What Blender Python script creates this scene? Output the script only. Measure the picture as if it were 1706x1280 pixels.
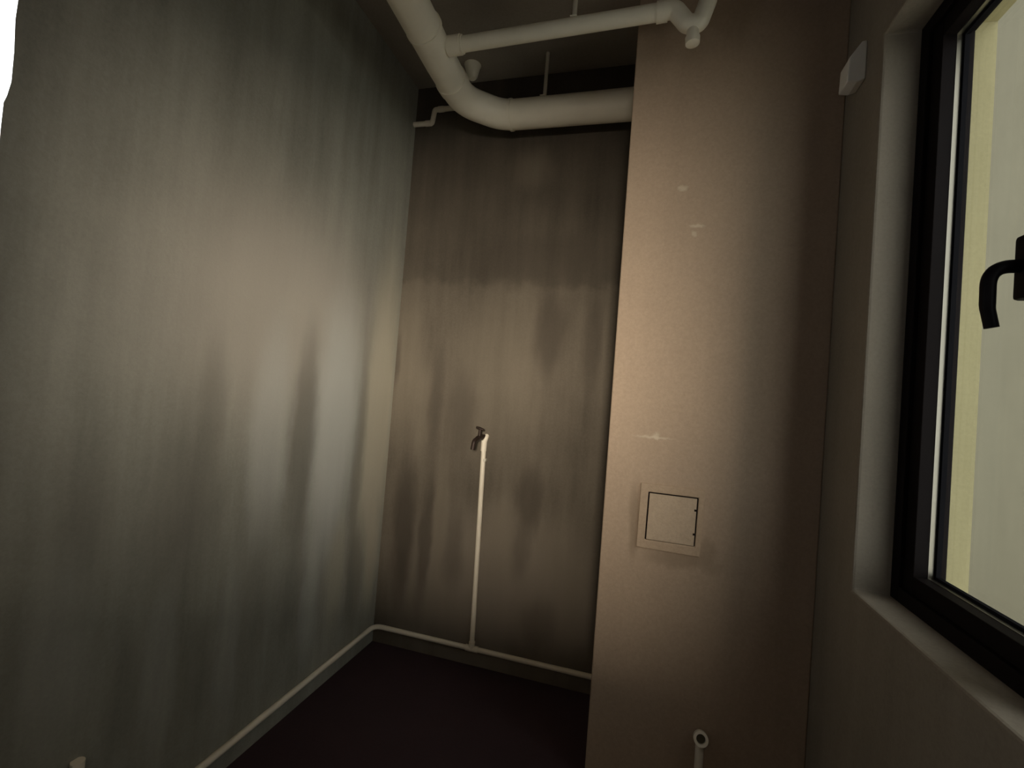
import bpy, bmesh, math, random
from mathutils import Vector, Matrix
random.seed(4)
for o in list(bpy.data.objects):
    bpy.data.objects.remove(o, do_unlink=True)
S = bpy.context.scene
COL = S.collection

# ------------------------------------------------------------------ camera
F_PX = 778.65                       # focal length in pixels of the 1706 x 1280 frame
YAW, PITCH, ROLL = 0.27639, 0.02498, 0.07735
CAM = Vector((0, 0, 1.27))
_right = Vector((math.cos(YAW), math.sin(YAW), 0))
W = Vector((-math.sin(YAW) * math.cos(PITCH), math.cos(YAW) * math.cos(PITCH), math.sin(PITCH)))
_up = _right.cross(W)
R = math.cos(ROLL) * _right + math.sin(ROLL) * _up
U = -math.sin(ROLL) * _right + math.cos(ROLL) * _up
cam_data = bpy.data.cameras.new('camera')
cam_data.sensor_width = 36
cam_data.lens = F_PX / 1706 * 36
cam_data.clip_start = 0.01
cam = bpy.data.objects.new('camera', cam_data)
m3 = Matrix((R, U, -W)).transposed()
cam.matrix_world = Matrix.Translation(CAM) @ m3.to_4x4()
COL.objects.link(cam)
S.camera = cam

def ray(x, y):
    return W + (x - 853) / F_PX * R - (y - 640) / F_PX * U
def on_x(x, y, X):
    d = ray(x, y); return CAM + d * (X / d.x)
def on_y(x, y, Y):
    d = ray(x, y); return CAM + d * (Y / d.y)

# ------------------------------------------------------------------ world, lights, exposure
world = bpy.data.worlds.new('overcast_sky'); S.world = world
world.use_nodes = True
bg = world.node_tree.nodes['Background']
bg.inputs['Color'].default_value = (0.97, 0.98, 1.0, 1)
bg.inputs['Strength'].default_value = 2.8

# added area light standing in for daylight from an unseen room, three metres behind the camera
ld = bpy.data.lights.new('rear_stand_in_light', 'AREA')
ld.shape = 'RECTANGLE'; ld.size = 0.76; ld.size_y = 1.2
ld.energy = 290; ld.color = (1.0, 0.87, 0.71)
lo = bpy.data.objects.new('rear_stand_in_light', ld)
lo.location = (0.54, -3.05, 1.68); lo.rotation_euler = (math.radians(90), 0, 0)
COL.objects.link(lo)

S.view_settings.view_transform = 'Standard'
S.view_settings.look = 'None'
S.view_settings.gamma = 1.0
S.view_settings.use_curve_mapping = False
S.view_settings.exposure = 0.0

# ------------------------------------------------------------------ room measures (metres)
XL, XR, YB, YP, XP = -1.215, 0.54, 2.107, 1.64, -0.107
HC = 2.80
YR = -0.45            # wall behind the camera

# ------------------------------------------------------------------ material helpers
class NT:
    def __init__(s, name):
        s.m = bpy.data.materials.new(name); s.m.use_nodes = True
        s.t = s.m.node_tree; s.n = s.t.nodes; s.l = s.t.links
        s.b = s.n['Principled BSDF']
        s.pos = s.n.new('ShaderNodeNewGeometry').outputs['Position']
    def link(s, a, b): s.l.new(a, b)
    def val(s, sock, v):
        if hasattr(v, 'default_value') or hasattr(v, 'is_output'): s.l.new(v, sock)
        else: sock.default_value = v
    def math(s, op, a, b=0.0, c=None, clamp=False):
        n = s.n.new('ShaderNodeMath'); n.operation = op; n.use_clamp = clamp
        s.val(n.inputs[0], a); s.val(n.inputs[1], b)
        if c is not None: s.val(n.inputs[2], c)
        return n.outputs[0]
    def vmath(s, op, a, b=None):
        n = s.n.new('ShaderNodeVectorMath'); n.operation = op
        s.val(n.inputs[0], a)
        if b is not None: s.val(n.inputs[1], b)
        return n.outputs['Value'] if op in ('LENGTH', 'DOT_PRODUCT') else n.outputs[0]
    def noise(s, vec, scale, detail=4, rough=0.55, col=False):
        n = s.n.new('ShaderNodeTexNoise'); s.val(n.inputs['Vector'], vec)
        n.inputs['Scale'].default_value = scale; n.inputs['Detail'].default_value = detail
        n.inputs['Roughness'].default_value = rough
        return n.outputs['Color'] if col else n.outputs['Fac']
    def ramp(s, v, a, b, lo=0.0, hi=1.0):
        n = s.n.new('ShaderNodeMapRange'); n.interpolation_type = 'SMOOTHSTEP'
        s.val(n.inputs[0], v)
        for i, x in enumerate((a, b, lo, hi)): n.inputs[i + 1].default_value = x
        return n.outputs[0]
    def mix(s, f, a, b, mode='MIX'):
        n = s.n.new('ShaderNodeMix'); n.data_type = 'RGBA'; n.blend_type = mode
        s.val(n.inputs[0], f); s.val(n.inputs[6], a); s.val(n.inputs[7], b)
        return n.outputs[2]
    def bump(s, h, strength, dist):
        n = s.n.new('ShaderNodeBump'); s.val(n.inputs['Height'], h)
        n.inputs['Strength'].default_value = strength; n.inputs['Distance'].default_value = dist
        s.l.new(n.outputs[0], s.b.inputs['Normal'])
    def blob(s, vec, c, r, soft=0.35):
        """soft-edged oval patch, 1 inside and 0 outside"""
        d = s.vmath('LENGTH', s.vmath('DIVIDE', s.vmath('SUBTRACT', vec, c), r))
        return s.ramp(d, 1.0 + soft, 1.0 - soft, 0.0, 1.0)

def c4(c): return (c[0], c[1], c[2], 1)

def plaster(name, base, var=0.25, streak=0.2, stains=(), rough=0.9, bump=0.12, chips=(), coat=None):
    """trowelled cement render with cloudy tone, vertical damp streaks and single stains or painted light patches
    stains: (centre, radii, colour, opacity, softness)"""
    t = NT(name)
    cloud = t.noise(t.pos, 2.2, 5, 0.6)
    fine = t.noise(t.pos, 110, 4, 0.75)
    sv = t.vmath('MULTIPLY', t.pos, (9.0, 9.0, 0.9))
    sn = t.noise(sv, 1.6, 4, 0.55)
    k = t.math('MULTIPLY_ADD', t.math('SUBTRACT', cloud, 0.5), var * 2.2, 1.0)
    k = t.math('MULTIPLY_ADD', t.math('SUBTRACT', sn, 0.5), streak * 2.2, k)
    k = t.math('MULTIPLY_ADD', t.math('SUBTRACT', fine, 0.5), 0.4, k)
    col = t.mix(1.0, c4(base), t.vmath('MULTIPLY', (1, 1, 1), k), 'MULTIPLY')
    if coat:
        # a brushed coat that ends in a straight but ragged line at a given height
        z0, lighter = coat
        sx = t.n.new('ShaderNodeSeparateXYZ'); t.link(t.pos, sx.inputs[0])
        edge = t.math('MULTIPLY_ADD', t.math('SUBTRACT', t.noise(t.pos, 7, 4), .5), .22, sx.outputs[2])
        f = t.ramp(edge, z0 + .035, z0 - .035)
        col = t.mix(f, col, t.mix(1.0, col, c4(lighter), 'MULTIPLY'))
    if stains or chips:
        wob = t.vmath('MULTIPLY', t.vmath('SUBTRACT', t.noise(t.vmath('MULTIPLY', t.pos, (1, 1, .35)), 9, 3, 0.6, True), (.5, .5, .5)), (.07, .07, .12))
        wp = t.vmath('ADD', t.pos, wob)
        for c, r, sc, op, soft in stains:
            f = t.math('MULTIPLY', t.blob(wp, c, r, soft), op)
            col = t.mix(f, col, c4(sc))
        w2 = t.vmath('ADD', t.pos, t.vmath('MULTIPLY', t.vmath('SUBTRACT', t.noise(t.pos, 70, 2, .5, True), (.5, .5, .5)), (.03, .03, .012)))
        for c, r, sc, op, soft in chips:
            f = t.math('MULTIPLY', t.blob(w2, c, r, soft), op)
            col = t.mix(f, col, c4(sc))
    t.link(col, t.b.inputs['Base Color'])
    t.b.inputs['Roughness'].default_value = rough
    t.b.inputs['Specular IOR Level'].default_value = 0.15
    h = t.math('ADD', t.math('MULTIPLY', cloud, 0.6), t.math('MULTIPLY', fine, 0.25))
    t.bump(h, bump, 0.02)
    return t.m

def simple(name, base, rough=0.5, metal=0.0, var=0.12, spec=0.5, scale=14):
    t = NT(name)
    k = t.math('MULTIPLY_ADD', t.math('SUBTRACT', t.noise(t.pos, scale, 4), 0.5), var * 2, 1.0)
    col = t.mix(1.0, c4(base), t.vmath('MULTIPLY', (1, 1, 1), k), 'MULTIPLY')
    t.link(col, t.b.inputs['Base Color'])
    t.b.inputs['Roughness'].default_value = rough
    t.b.inputs['Metallic'].default_value = metal
    t.b.inputs['Specular IOR Level'].default_value = spec
    return t.m

def glass_mat():
    t = NT('window_glass')
    tr = t.n.new('ShaderNodeBsdfTransparent'); tr.inputs[0].default_value = (.95, .96, .93, 1)
    gl = t.n.new('ShaderNodeBsdfGlossy'); gl.inputs['Roughness'].default_value = 0.02
    lw = t.n.new('ShaderNodeLayerWeight'); lw.inputs[0].default_value = 0.5
    fr = t.math('MULTIPLY_ADD', t.math('POWER', lw.outputs['Facing'], 5.0), 0.9, 0.04)
    mx = t.n.new('ShaderNodeMixShader')
    t.link(fr, mx.inputs[0]); t.link(tr.outputs[0], mx.inputs[1]); t.link(gl.outputs[0], mx.inputs[2])
    t.link(mx.outputs[0], t.n['Material Output'].inputs[0])
    return t.m

# ------------------------------------------------------------------ mesh helpers
def box(bm, a, b, bevel=0.0):
    r = bmesh.ops.create_cube(bm, size=1)
    vs = r['verts']
    for v in vs:
        v.co = Vector([(a[i] + b[i]) / 2 + v.co[i] * (b[i] - a[i]) for i in range(3)])
    if bevel:
        es = {e for v in vs for e in v.link_edges}
        bmesh.ops.bevel(bm, geom=list(es), offset=bevel, segments=2, affect='EDGES', profile=0.5)

def fillet(pts, rad, n=8):
    """round the corners of a polyline"""
    pts = [Vector(p) for p in pts]; out = [pts[0]]
    for i in range(1, len(pts) - 1):
        p, a, b = pts[i], pts[i - 1], pts[i + 1]
        r = rad[i - 1] if isinstance(rad, (list, tuple)) else rad
        d1, d2 = (a - p).normalized(), (b - p).normalized()
        ang = d1.angle(d2)
        t = min(r / math.tan(ang / 2), (a - p).length * .49, (b - p).length * .49) if ang < 3.1 else 0
        if t <= 1e-5: out.append(p); continue
        s, e = p + d1 * t, p + d2 * t
        for k in range(n + 1):
            u = k / n
            out.append(s * (1 - u) ** 2 + p * 2 * u * (1 - u) + e * u ** 2)
    out.append(pts[-1]); return out

def tube(bm, pts, rad, seg=20, cap=True):
    pts = [Vector(p) for p in pts]; n = len(pts)
    tan = [((pts[min(i + 1, n - 1)] - pts[max(i - 1, 0)])).normalized() for i in range(n)]
    up = Vector((0, 0, 1)) if abs(tan[0].z) < .9 else Vector((1, 0, 0))
    nrm = tan[0].cross(up).normalized(); rings = []
    for i in range(n):
        nrm = (nrm - tan[i] * nrm.dot(tan[i])).normalized()
        bi = tan[i].cross(nrm)
        r = rad[i] if isinstance(rad, (list, tuple)) else rad
        rings.append([bm.verts.new(pts[i] + (nrm * math.cos(2 * math.pi * k / seg) + bi * math.sin(2 * math.pi * k / seg)) * r) for k in range(seg)])
    for i in range(n - 1):
        for k in range(seg):
            bm.faces.new((rings[i][k], rings[i][(k + 1) % seg], rings[i + 1][(k + 1) % seg], rings[i + 1][k]))
    if cap:
        bm.faces.new(list(reversed(rings[0]))); bm.faces.new(rings[-1])

def ring(bm, c, axis, r0, r1, length, seg=24):
    """hollow collar from point c along axis"""
    c = Vector(c); axis = Vector(axis).normalized()
    up = Vector((0, 0, 1)) if abs(axis.z) < .9 else Vector((1, 0, 0))
    a = axis.cross(up).normalized(); b = axis.cross(a)
    L = []
    for (r, h) in ((r0, 0), (r1, 0), (r1, length), (r0, length)):
        L.append([bm.verts.new(c + axis * h + (a * math.cos(2 * math.pi * k / seg) + b * math.sin(2 * math.pi * k / seg)) * r) for k in range(seg)])
    for i in range(4):
        p, q = L[i], L[(i + 1) % 4]
        for k in range(seg):
            bm.faces.new((p[k], p[(k + 1) % seg], q[(k + 1) % seg], q[k]))

def prism(bm, prof, a, b):
    """profile of (x, z) points drawn out along y from a to b"""
    p = [bm.verts.new((x, a, z)) for x, z in prof]; q = [bm.verts.new((x, b, z)) for x, z in prof]
    bm.faces.new(p); bm.faces.new(list(reversed(q)))
    for i in range(len(prof)):
        j = (i + 1) % len(prof)
        bm.faces.new((p[j], p[i], q[i], q[j]))

def frame_ring(bm, y0, y1, z0, z1, w, x0, x1):
    """rectangular ring in the plane of the right wall, w wide, x0..x1 deep"""
    box(bm, (x0, y0, z0), (x1, y0 + w, z1)); box(bm, (x0, y1 - w, z0), (x1, y1, z1))
    box(bm, (x0, y0 + w, z0), (x1, y1 - w, z0 + w)); box(bm, (x0, y0 + w, z1 - w), (x1, y1 - w, z1))

def grid_wall(bm, axis, d0, d1, ub, zb, holes):
    """solid wall slab; axis 'x' or 'y' is its thickness direction; ub/zb grid lines; holes (u0,u1,z0,z1)"""
    def solid(i, j):
        if i < 0 or j < 0 or i >= len(ub) - 1 or j >= len(zb) - 1: return False
        u, z = (ub[i] + ub[i + 1]) / 2, (zb[j] + zb[j + 1]) / 2
        return not any(h[0] < u < h[1] and h[2] < z < h[3] for h in holes)
    cache = {}
    def V(d, u, z):
        k = (d, u, z)
        if k not in cache: cache[k] = bm.verts.new((d, u, z) if axis == 'x' else (u, d, z))
        return cache[k]
    for i in range(len(ub) - 1):
        for j in range(len(zb) - 1):
            if not solid(i, j): continue
            u0, u1, z0, z1 = ub[i], ub[i + 1], zb[j], zb[j + 1]
            for d in (d0, d1): bm.faces.new((V(d, u0, z0), V(d, u1, z0), V(d, u1, z1), V(d, u0, z1)))
            if not solid(i - 1, j): bm.faces.new((V(d0, u0, z0), V(d1, u0, z0), V(d1, u0, z1), V(d0, u0, z1)))
            if not solid(i + 1, j): bm.faces.new((V(d0, u1, z0), V(d1, u1, z0), V(d1, u1, z1), V(d0, u1, z1)))
            if not solid(i, j - 1): bm.faces.new((V(d0, u0, z0), V(d1, u0, z0), V(d1, u1, z0), V(d0, u1, z0)))
            if not solid(i, j + 1): bm.faces.new((V(d0, u0, z1), V(d1, u0, z1), V(d1, u1, z1), V(d0, u1, z1)))
    bmesh.ops.recalc_face_normals(bm, faces=bm.faces)

def wloc(o):
    v = Vector((0, 0, 0))
    while o is not None: v += o.location; o = o.parent
    return v

def obj(name, bm, mat, parent=None, smooth=False, bevel=0.0, at=None):
    """link one mesh object; its mesh is given in room coordinates"""
    base = wloc(parent) if parent else Vector((0, 0, 0))
    own = Vector(at) if at else base
    bmesh.ops.translate(bm, verts=bm.verts, vec=-own)
    bmesh.ops.recalc_face_normals(bm, faces=bm.faces)
    me = bpy.data.meshes.new(name); bm.to_mesh(me); bm.free()
    me.materials.append(mat)
    if smooth:
        me.polygons.foreach_set('use_smooth', [True] * len(me.polygons))
        me.set_sharp_from_angle(angle=math.radians(40))
    o = bpy.data.objects.new(name, me); COL.objects.link(o)
    o.location = own - base
    if parent: o.parent = parent
    if bevel:
        b = o.modifiers.new('bevel', 'BEVEL'); b.width = bevel; b.segments = 2; b.limit_method = 'ANGLE'
    return o

def thing(name, loc, label, cat, group=None):
    o = bpy.data.objects.new(name, None); COL.objects.link(o)
    o.location = loc; o.empty_display_size = .05
    tag(o, label, cat, group); return o
def tag(o, label, cat, group=None, kind=None):
    o['label'] = label; o['category'] = cat
    if group: o['group'] = group
    if kind: o['kind'] = kind
    return o
def struct(name, bm, mat, label, cat, bevel=0.0):
    return tag(obj(name, bm, mat, bevel=bevel), label, cat, kind='structure')
def B(): return bmesh.new()

# ------------------------------------------------------------------ stains and painted light patches read off the photograph
def patch_x(x0, y0, x1, y1, colr, op, soft=.5):
    cx, cy = (x0 + x1) / 2, (y0 + y1) / 2
    c = on_x(cx, cy, XL)
    ry = abs(on_x(x1, cy, XL).y - on_x(x0, cy, XL).y) / 2
    rz = abs(on_x(cx, y0, XL).z - on_x(cx, y1, XL).z) / 2
    return (tuple(c), (1.0, ry, rz), colr, op, soft)
def patch_y(x0, y0, x1, y1, colr, op, soft=.5, Y=YB):
    cx, cy = (x0 + x1) / 2, (y0 + y1) / 2
    c = on_y(cx, cy, Y)
    rx = abs(on_y(x1, cy, Y).x - on_y(x0, cy, Y).x) / 2
    rz = abs(on_y(cx, y0, Y).z - on_y(cx, y1, Y).z) / 2
    return (tuple(c), (rx, 1.0, rz), colr, op, soft)

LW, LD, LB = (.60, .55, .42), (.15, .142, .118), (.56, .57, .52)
left_stains_and_light = [
    patch_x(330, 345, 640, 690, (.50, .46, .39), .75, .65),  # broad pale patch: the light peak at mid wall put into the colour
    patch_x(420, 560, 480, 900, LB, .45), patch_x(525, 520, 595, 900, LB, .75),
    patch_x(605, 450, 655, 960, LW, .7), patch_x(484, 570, 524, 900, LD, .6),
    patch_x(588, 600, 604, 960, LD, .45, .7), patch_x(330, 580, 375, 780, LD, .4, .7),
    patch_x(240, 740, 370, 960, LD, .5, .7), patch_x(90, 760, 200, 980, LD, .4, .8),
    patch_x(395, 860, 450, 1160, LD, .3, .7), patch_x(470, 900, 500, 1060, LD, .4, .7), patch_x(505, 900, 530, 1090, LB, .35, .6), patch_x(545, 880, 575, 1040, LW, .35, .6),
    patch_x(300, 1050, 345, 1200, LD, .35, .6), patch_x(170, 1080, 230, 1260, LD, .3, .6), patch_x(360, 960, 395, 1230, LB, .25, .6), patch_x(30, 960, 150, 1240, LB, .25, .7), patch_x(245, 980, 290, 1240, LB, .25, .6),
    patch_x(580, 880, 604, 1040, LD, .45, .6), patch_x(610, 860, 628, 1000, LW, .4, .5),
]
BW, BD = (.20, .172, .13), (.06, .05, .039)
back_stains_and_light = [
    patch_y(650, 860, 990, 1130, (.27, .232, .185), .6, .45),  # pale patch painted in place of missing light low on the wall
    patch_y(760, 500, 900, 760, BW, .35, .5), patch_y(690, 600, 720, 760, BW, .35, .6), patch_y(770, 395, 1020, 470, BD, .35, .4),
    patch_y(660, 470, 700, 720, BW, .45, .6),
    patch_y(893, 490, 942, 620, BD, .6), patch_y(975, 490, 1002, 640, BD, .4, .6),
    patch_y(652, 560, 668, 640, BD, .5), patch_y(716, 590, 738, 740, BD, .5, .7),
    patch_y(748, 620, 790, 740, BD, .5, .7), patch_y(655, 770, 690, 990, BD, .75),
    patch_y(697, 800, 718, 1010, BD, .6), patch_y(862, 785, 902, 890, BD, .6),
    patch_y(850, 880, 880, 960, BD, .4, .7), patch_y(868, 1005, 926, 1085, BD, .35),
    patch_y(740, 860, 770, 980, BD, .4, .7), patch_y(935, 940, 975, 1100, BW, .5),
    patch_y(690, 970, 770, 1050, BW, .4, .6), patch_y(812, 820, 852, 1000, BW, .45, .6), patch_y(900, 860, 960, 1000, BW, .4, .6), patch_y(720, 780, 745, 960, BW, .4, .6),
    patch_y(860, 250, 920, 310, BW, .35, .7),
]
PW = (.62, .54, .41)
shaft_chips = [
    patch_y(1062, 727, 1114, 731, PW, .5, .6, YP), patch_y(1088, 721, 1100, 732, PW, .5, .6, YP),
    patch_y(1130, 310, 1146, 318, PW, .6, .6, YP), patch_y(1151, 374, 1172, 379, PW, .6, .6, YP),
    patch_y(1153, 386, 1162, 394, PW, .5, .6, YP),
]
SD = (.22, .165, .11)
shaft_stains = [patch_y(1048, 806, 1066, 925, SD, .55, .5, YP), patch_y(1080, 915, 1190, 945, SD, .5, .6, YP),
                patch_y(1165, 900, 1190, 930, SD, .4, .6, YP)]

M = {}
M['left'] = plaster('left_wall_render', (.29, .288, .243), .30, .30, left_stains_and_light)
M['back'] = plaster('back_wall_render', (.090, .077, .059), .32, .35, back_stains_and_light, coat=(on_y(850, 476, YB).z, (1.38, 1.38, 1.38)))
M['shaft'] = plaster('shaft_beige_render', (.42, .32, .23), .08, .05, shaft_stains, chips=shaft_chips, bump=.12)
M['right'] = plaster('right_wall_render', (.275, .24, .19), .15, .12)
M['ceil'] = plaster('ceiling_concrete', (.34, .30, .25), .25, .0)
M['floor'] = plaster('floor_dark_coating', (.05, .032, .037), .3, 0, rough=.8)
M['other'] = plaster('added_room_render', (.37, .385, .43), .1, .05)  # for the added rear room; its tone sets the fill light
M['outer'] = plaster('outer_yellow_render', (.37, .335, .19), .12, .08)
M['yard'] = plaster('opposite_wall_render', (.128, .118, .082), .10, .06)
M['paving'] = plaster('light_bounce_ground', (.80, .77, .68), .10, 0)  # unseen ground, made pale to bounce light up through the window
M['pvc'] = simple('off_white_pipe_plastic', (.90, .85, .70), .45, var=.10, scale=9)
M['pvc2'] = simple('cream_supply_pipe_plastic', (.86, .79, .64), .45, var=.08)
M['hanger'] = simple('galvanised_hanger_rod', (.62, .58, .47), .6, 0, .15)
M['black'] = simple('black_window_aluminium', (.008, .006, .006), .6, 0, .1, .06)
M['hand'] = simple('black_handle_coating', (.006, .005, .006), .5, 0, .05, .1)
M['bead'] = simple('pale_glazing_bead', (.27, .255, .21), .34, .9, .05)
M['gasket'] = simple('black_rubber_gasket', (.008, .008, .01), .8, 0, .05, .05)
M['glass'] = glass_mat()
M['brass'] = simple('tarnished_dark_brass', (.035, .022, .016), .5, .4, .3, .4, 60)
M['panel'] = plaster('panel_cement', (.48, .38, .275), .2, .03, bump=.3)
M['panelring'] = plaster('panel_ring_mortar', (.44, .335, .235), .15, .03, bump=.3)
M['dark'] = simple('dark_hollow', (.012, .009, .008), .9, 0, .1, .1)
M['hollow'] = simple('shaded_pipe_bore', (.10, .085, .055), .8, 0, .1, .2)
M['box'] = simple('off_white_box_plastic', (.90, .88, .80), .5, 0, .06)

# ------------------------------------------------------------------ setting
b = B(); box(b, (-2.0, -3.3, -.15), (XR + .24, YB + .2, 0)); box(b, (XR + .24, -3.3, -.15), (1.0, YR, 0))
struct('floor', b, M['floor'], 'dark coated concrete floor of the bare wet room', 'floor')
b = B(); box(b, (-2.0, -3.3, HC), (XR + .24, YB + .2, HC + .2)); box(b, (XR + .24, -3.3, HC), (1.0, YR, HC + .2))
struct('ceiling', b, M['ceil'], 'raw concrete ceiling slab above the drain pipes', 'ceiling')

# left wall with the narrow bright opening near the camera, its jamb left rough
b = B()
zz = [0, 1.15, 1.30, 1.45, 1.60, 1.70, 1.755, 1.77, 1.80, 1.86, 1.92, 2.0, 2.10, HC]
grid_wall(b, 'x', XL - .2, XL, [YR, .27, .573, YB + .2], zz, [(.27, .573, 1.15, 2.10)])
for v in b.verts:
    if abs(v.co.y - .573) < 1e-4 and 1.15 < v.co.z < 2.1:
        v.co.y += (.006 if v.co.z > 1.76 else .0015) + random.uniform(-.0025, .0025)
for v in b.verts:
    if abs(v.co.y - .573) < .02 and 1.15 <= v.co.z <= 2.1 and v.co.x < XL - .1: v.co.y += .13
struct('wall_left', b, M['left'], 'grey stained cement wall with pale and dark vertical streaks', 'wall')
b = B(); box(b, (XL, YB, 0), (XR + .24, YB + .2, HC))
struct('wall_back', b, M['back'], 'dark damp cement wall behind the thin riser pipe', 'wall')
b = B(); box(b, (XP, YP, 0), (XR, YB, HC))
struct('wall_shaft', b, M['shaft'], 'beige rendered pipe shaft jutting out beside the window wall', 'wall', bevel=.004)
b = B(); grid_wall(b, 'x', XR, XR + .12, [YR, .58, 1.40, YB], [0, .845, 2.29, HC], [(.58, 1.40, .845, 2.29)])
struct('wall_right', b, M['right'], 'dark plastered wall around the black window', 'wall', bevel=.006)
b = B(); grid_wall(b, 'x', XR + .12, XR + .24, [YR, .58, 1.40, YB + .2], [0, .845, 2.29, HC], [(.58, 1.40, .845, 2.29)])
struct('wall_outer', b, M['outer'], 'yellow outer wall leaf seen beyond the window glass', 'wall')
b = B(); grid_wall(b, 'y', YR - .12, YR, [-2.0, -.62, .25, 1.0], [0, 1.19, 1.86, HC], [(-.62, .25, 1.19, 1.86)])  # unseen wall; opening sized to shape the beam of the rear light
struct('wall_rear', b, M['other'], 'unseen rear wall with an added opening that shapes the light', 'wall')
b = B(); grid_wall(b, 'y', -3.2, -3.02, [-2.0, .16, .92, 1.0], [0, 1.08, 2.28, HC], [(.16, .92, 1.08, 2.28)])  # unseen wall added to hold the rear area light
struct('wall_far', b, M['other'], 'unseen far wall added around the rear area light', 'wall')
b = B(); box(b, (-2.0, -3.02, 0), (-1.85, YR - .12, HC))  # unseen side walls added to enclose the rear light
struct('wall_side', b, M['other'], 'unseen side wall of the added room by the drain pipe', 'wall')
b = B(); box(b, (.93, -3.02, 0), (1.0, YR - .12, HC))
struct('wall_end', b, M['other'], 'unseen side wall of the added room by the window', 'wall')
b = B(); box(b, (3.0, .9, -.7), (3.2, 12, 9))
struct('wall_opposite', b, M['yard'], 'pale grey wall standing opposite the window', 'wall')
b = B(); box(b, (1.0, -6, -.85), (9.0, 12, -.7)); box(b, (XR + .24, YR + .01, -.85), (1.0, 12, -.7))
struct('ground', b, M['paving'], 'unseen pale paving added to bounce light up at the window', 'ground')

# ------------------------------------------------------------------ window
win = tag(bpy.data.objects.new('window_1', None), 'black aluminium window with a narrow casement and lever handle', 'window', kind='structure')
COL.objects.link(win); win.location = (.66, .99, .845)
b = B(); frame_ring(b, .58, 1.40, .845, 2.29, .035, .622, .70)
obj('window_frame', b, M['black'], win, bevel=.002)
b = B(); box(b, (.622, .90, .88), (.70, .945, 2.255)); obj('mullion', b, M['black'], win, bevel=.002)
b = B(); frame_ring(b, .945, 1.365, .88, 2.255, .041, .632, .660)
for y0, y1, z0, z1 in ((.945, .978, .88, 2.255), (1.332, 1.365, .88, 2.255), (.978, 1.332, .88, .913), (.978, 1.332, 2.222, 2.255)):
    box(b, (.660, y0, z0), (.70, y1, z1))
sash = obj('sash', b, M['black'], win, bevel=.0015)
b = B(); frame_ring(b, .978, 1.332, .913, 2.222, .009, .660, .672); obj('glazing_bead', b, M['bead'], sash)
b = B(); frame_ring(b, .978, 1.332, .913, 2.222, .016, .672, .682); obj('gasket', b, M['gasket'], sash)
b = B(); box(b, (.682, .978, .913), (.688, 1.332, 2.222)); obj('pane', b, M['glass'], sash)
b = B(); box(b, (.672, .615, .88), (.678, .90, 2.255)); obj('pane', b, M['glass'], win)
# handle: rosette on the casement stile, lever reaching into the room and turning down
hy = .992
b = B(); box(b, (.600, hy - .016, 1.500), (.632, hy + .016, 1.612), .006)
hd = obj('handle', b, M['hand'], sash, smooth=True)
pts = fillet([(.632, hy, 1.557), (.5575, hy, 1.557), (.5585, hy, 1.485), (.566, hy, 1.450)], [.036, .06], 12)
b = B(); n_ = len(pts); tube(b, pts, [.0115 - .0015 * i / n_ for i in range(n_)], 18)
obj('lever', b, M['hand'], hd, smooth=True)

# ------------------------------------------------------------------ drain pipes under the ceiling
dp = thing('drain_pipe', (-.83, 1.0, 2.53), 'thick off-white drain pipe under the ceiling with a branch and trap', 'pipe')
ZD, RD, YD = 2.532, .0625, 1.972
b = B(); main = fillet([(-.735, YR - .05, ZD), (-.838, 1.60, ZD), (-.842, 1.84, ZD), (-.70, YD, ZD), (XP + .03, YD, ZD - .004)], [.3, .16, .16], 12)
tube(b, main, RD, 32); obj('main_pipe', b, M['pvc'], dp, smooth=True)
for c, a, l in (((-.664, YD, ZD), (1, 0, 0), .012), ((-.8405, 1.70, ZD), (0, 1, 0), .045), ((-.828, 1.43, ZD), (-.03, 1, 0), .012)):
    b = B(); ring(b, c, a, RD - .004, RD + .004, l, 32); obj('collar', b, M['pvc'], dp, smooth=True)
YBR = 1.53
b = B(); tube(b, [(-.83, YBR, 2.528), (-.02, YBR, 2.545)], .0265, 24)
br = obj('branch_pipe', b, M['pvc'], dp, smooth=True)
b = B(); ring(b, (-.775, YBR, 2.529), (1, 0, .02), .022, .0335, .05); ring(b, (-.73, YBR, 2.530), (1, 0, .02), .022, .031, .012)
obj('tee_socket', b, M['pvc'], br, smooth=True)
b = B(); tp = fillet([(-.045, YBR, 2.5445), (.010, YBR, 2.548), (.052, YBR, 2.492), (.088, YBR, 2.488), (.110, YBR, 2.56), (.114, YBR, HC + .01)], [.03, .03, .03, .05], 8)
tube(b, tp, .0275, 24); trap = obj('trap', b, M['pvc'], dp, smooth=True)
b = B(); ring(b, (-.045, YBR, 2.5445), (1, 0, .03), .024, .031, .035); obj('collar', b, M['pvc'], trap, smooth=True)
b = B(); tube(b, [(.070, YBR, 2.485), (.071, YBR, 2.447), (.071, YBR, 2.4465), (.072, YBR, 2.426), (.072, YBR, 2.424)], [.019, .019, .0225, .0215, .018], 20)
obj('cleanout_cap', b, M['pvc'], trap, smooth=True)

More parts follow.
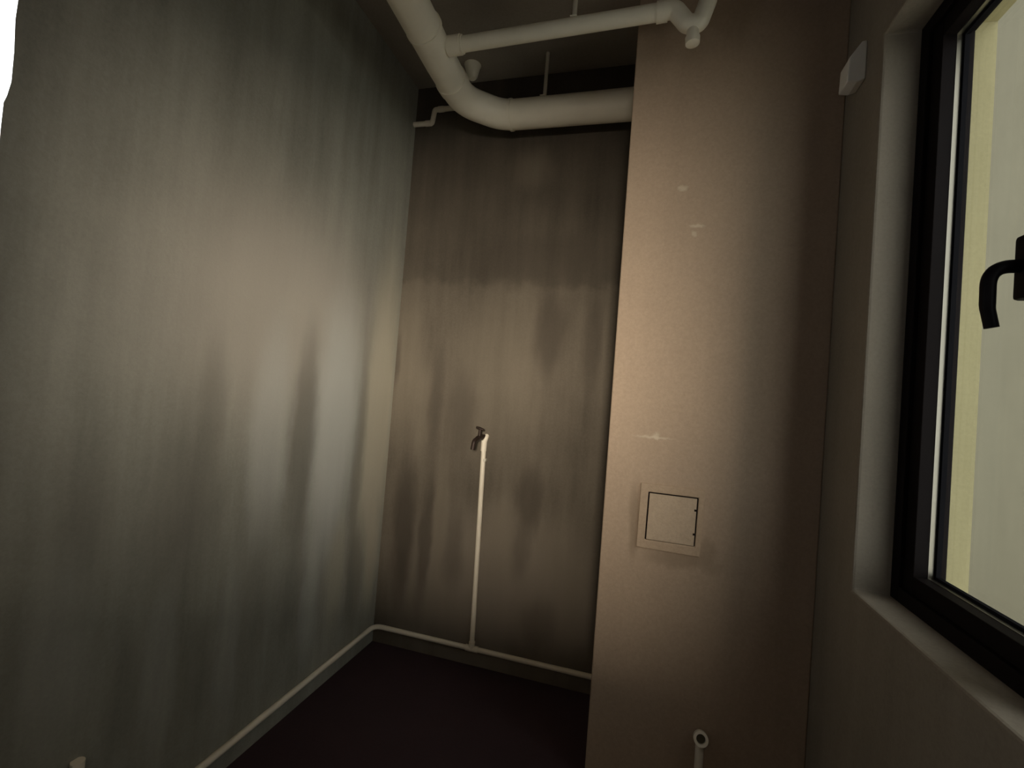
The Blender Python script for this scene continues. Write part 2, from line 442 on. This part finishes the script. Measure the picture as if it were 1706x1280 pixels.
def hanger(x, y, zp, r, label):
    h = thing('pipe_hanger', (x, y, HC), label, 'hanger', 'threaded hangers holding the drain pipes')
    b = B(); tube(b, [(x, y, HC), (x, y, zp + r + .003)], .0085, 12); obj('rod', b, M['hanger'], h, smooth=True)
    b = B(); n = 8; rows = []
    for k in range(n + 1):
        a = math.radians(-42 + 84 * k / n)
        rows.append([b.verts.new((x + dx, y + math.sin(a) * q, zp + math.cos(a) * q)) for dx, q in ((-.011, r + .0008), (.011, r + .0008), (.011, r + .0048), (-.011, r + .0048))])
    for k in range(n):
        for i in range(4): b.faces.new((rows[k][i], rows[k][(i + 1) % 4], rows[k + 1][(i + 1) % 4], rows[k + 1][i]))
    b.faces.new(rows[0]); b.faces.new(rows[-1])
    obj('saddle', b, M['pvc'], h, smooth=True)
hanger(-.512, YD, ZD, RD, 'pale hanger rod holding the thick pipe along the back wall')
hanger(-.315, YBR, 2.539, .0265, 'pale hanger rod holding the thinner branch pipe')

b = B(); tube(b, [(-.875, 1.99, HC), (-.875, 1.99, 2.79), (-.872, 1.99, 2.745), (-.870, 1.99, 2.735)], [.04, .036, .024, .016], 20)
tag(obj('pipe_stub', b, M['pvc'], smooth=True, at=(-.875, 1.99, HC)), 'short pale pipe end poking through the ceiling beside the thick pipe', 'pipe')

cd = thing('thin_supply_pipe', (-1.2, 2.09, 2.606), 'thin stepped pipe high in the corner behind the thick drain pipe', 'pipe')
b = B(); tube(b, fillet([(XL - .01, 2.092, 2.606), (-1.115, 2.092, 2.604), (-1.105, 2.092, 2.672), (XP + .02, 2.092, 2.672)], .012, 5), .0125, 14)
obj('pipe_run', b, M['pvc2'], cd, smooth=True)
for c, a, l in (((-1.15, 2.092, 2.605), (1, 0, 0), .03), ((-1.085, 2.092, 2.672), (1, 0, 0), .03)):
    b = B(); ring(b, c, a, .011, .0145, l, 16); obj('elbow_socket', b, M['pvc2'], cd, smooth=True)

# ------------------------------------------------------------------ supply pipe along the foot of the walls
RS = .0115
sp = thing('supply_pipe', (-.692, 2.09, .083), 'cream water pipe along the wall foot rising to a dark tap', 'pipe')
b = B(); tube(b, fillet([(XL + RS, YR, .083), (XL + RS, YB - RS, .083), (XP + .01, YB - RS, .083)], .045, 8), RS, 16)
obj('pipe_run', b, M['pvc2'], sp, smooth=True)
yb = YB - RS
b = B(); tube(b, fillet([(-.690, yb, .083), (-.708, yb, 1.035), (-.7005, yb, 1.062), (-.7015, yb + .012, 1.072)], .012, 5), RS, 16)
rs = obj('riser', b, M['pvc2'], sp, smooth=True)
b = B(); ring(b, (-.708, yb, 1.0), (0, 0, 1), RS - .001, RS + .0025, .05, 18); obj('elbow_socket', b, M['pvc2'], rs, smooth=True)
b = B(); box(b, (-.703, yb - .012, .952), (-.690, YB, .966), .002); obj('pipe_clip', b, M['hanger'], rs)
b = B(); ring(b, (-.72, yb, .083), (1, 0, 0), RS - .001, RS + .003, .06, 18); ring(b, (-.6903, yb, .083), (0, 0, 1), RS - .001, RS + .003, .032, 18)
obj('tee', b, M['pvc2'], sp, smooth=True)
b = B(); tube(b, [(XL + RS, .81, .083), (XL + RS, .81, .340)], RS, 16); r2 = obj('riser', b, M['pvc2'], sp, smooth=True)
b = B(); tube(b, [(XL + RS, .81, .32), (XL + RS, .81, .347)], RS + .0025, 16); obj('end_cap', b, M['pvc2'], r2, smooth=True)
b = B(); ring(b, (XL + RS, .78, .083), (0, 1, 0), RS - .001, RS + .003, .06, 18); obj('tee', b, M['pvc2'], sp, smooth=True)
# tap
tx = -.722
b = B(); tube(b, [(tx + .018, YB, 1.066), (tx, YB - .028, 1.066), (tx - .004, YB - .06, 1.060)], [.011, .013, .012], 14)
tube(b, fillet([(tx - .003, YB - .052, 1.062), (tx - .010, YB - .085, 1.05), (tx - .012, YB - .092, 1.01)], .02, 5), .0105, 14)
tube(b, [(tx, YB - .045, 1.06), (tx + .001, YB - .045, 1.102)], [.0095, .007], 12)
tap = obj('tap', b, M['brass'], sp, smooth=True)
b = B(); tube(b, [(tx - .019, YB - .045, 1.110), (tx, YB - .045, 1.106), (tx + .019, YB - .045, 1.100)], [.0055, .007, .0055], 12)
obj('tap_handle', b, M['brass'], tap, smooth=True)

# ------------------------------------------------------------------ upright outlet in front of the shaft
st = thing('pipe_outlet', (.242, 1.612, 0), 'cream upright pipe with an open round socket standing against the shaft', 'pipe')
b = B(); tube(b, [(.242, 1.612, 0), (.240, 1.612, .248)], .0125, 18); obj('upright', b, M['pvc2'], st, smooth=True)
ax = Vector((-.06, -1, .42)).normalized(); c = Vector((.2405, 1.606, .254))
b = B(); ring(b, c - ax * .006, ax, .0135, .0215, .026, 24); obj('socket', b, M['pvc2'], st, smooth=True)
b = B(); tube(b, [c - ax * .004, c + ax * .004], .0138, 20); obj('socket_hollow', b, M['hollow'], st, smooth=True)

# ------------------------------------------------------------------ access panel in the shaft
ap = thing('access_panel', (.11, YP, .905), 'square access hatch set in a raised mortar surround on the beige shaft', 'hatch')
def quad_ring(bm, o, i, y0, y1):
    """o, i: outer and inner corner lists (x, z); a ring from depth y0 to y1"""
    ov = [[bm.verts.new((x, y, z)) for x, z in o] for y in (y0, y1)]
    iv = [[bm.verts.new((x, y, z)) for x, z in i] for y in (y0, y1)]
    for k in range(4):
        j = (k + 1) % 4
        bm.faces.new((ov[0][k], ov[0][j], iv[0][j], iv[0][k])); bm.faces.new((ov[1][k], ov[1][j], iv[1][j], iv[1][k]))
        bm.faces.new((ov[0][k], ov[0][j], ov[1][j], ov[1][k])); bm.faces.new((iv[0][k], iv[0][j], iv[1][j], iv[1][k]))
inn = [(.034, .829), (.190, .829), (.1925, .9865), (.036, .9865)]
b = B(); quad_ring(b, [(.008, .800), (.206, .797), (.212, 1.012), (.010, 1.014)], inn, YP - .007, YP + .001)
obj('surround', b, M['panelring'], ap, bevel=.003)
b = B(); vs = [[b.verts.new((x, y, z)) for x, z in [(.0385, .8305), (.1865, .8305), (.188, .9825), (.0405, .9825)]] for y in (YP - .0065, YP + .001)]
b.faces.new(vs[0]); b.faces.new(vs[1])
for k in range(4): b.faces.new((vs[0][k], vs[0][(k + 1) % 4], vs[1][(k + 1) % 4], vs[1][k]))
door = obj('hatch_door', b, M['panel'], ap, bevel=.0012)
b = B(); quad_ring(b, [(.033, .828), (.191, .828), (.1935, .9875), (.035, .9875)], [(.040, .832), (.185, .832), (.186, .981), (.042, .981)], YP - .0012, YP + .001)
obj('hatch_gap', b, M['dark'], ap)
for z in (.868, .945):
    b = B(); box(b, (.181, YP - .0072, z - .0035), (.189, YP - .004, z + .0035), .001); obj('hinge', b, M['dark'], door)

# ------------------------------------------------------------------ wall box beside the window head
b = B(); prism(b, [(XR, 2.240), (XR, 2.352), (.528, 2.352), (.497, 2.306), (.495, 2.238), (.52, 2.234)], 1.50, 1.565)
wb = tag(obj('wall_box', b, M['box'], bevel=.003, at=(XR, 1.55, 2.24)), 'small off-white box with sloping top mounted beside the window head', 'box')
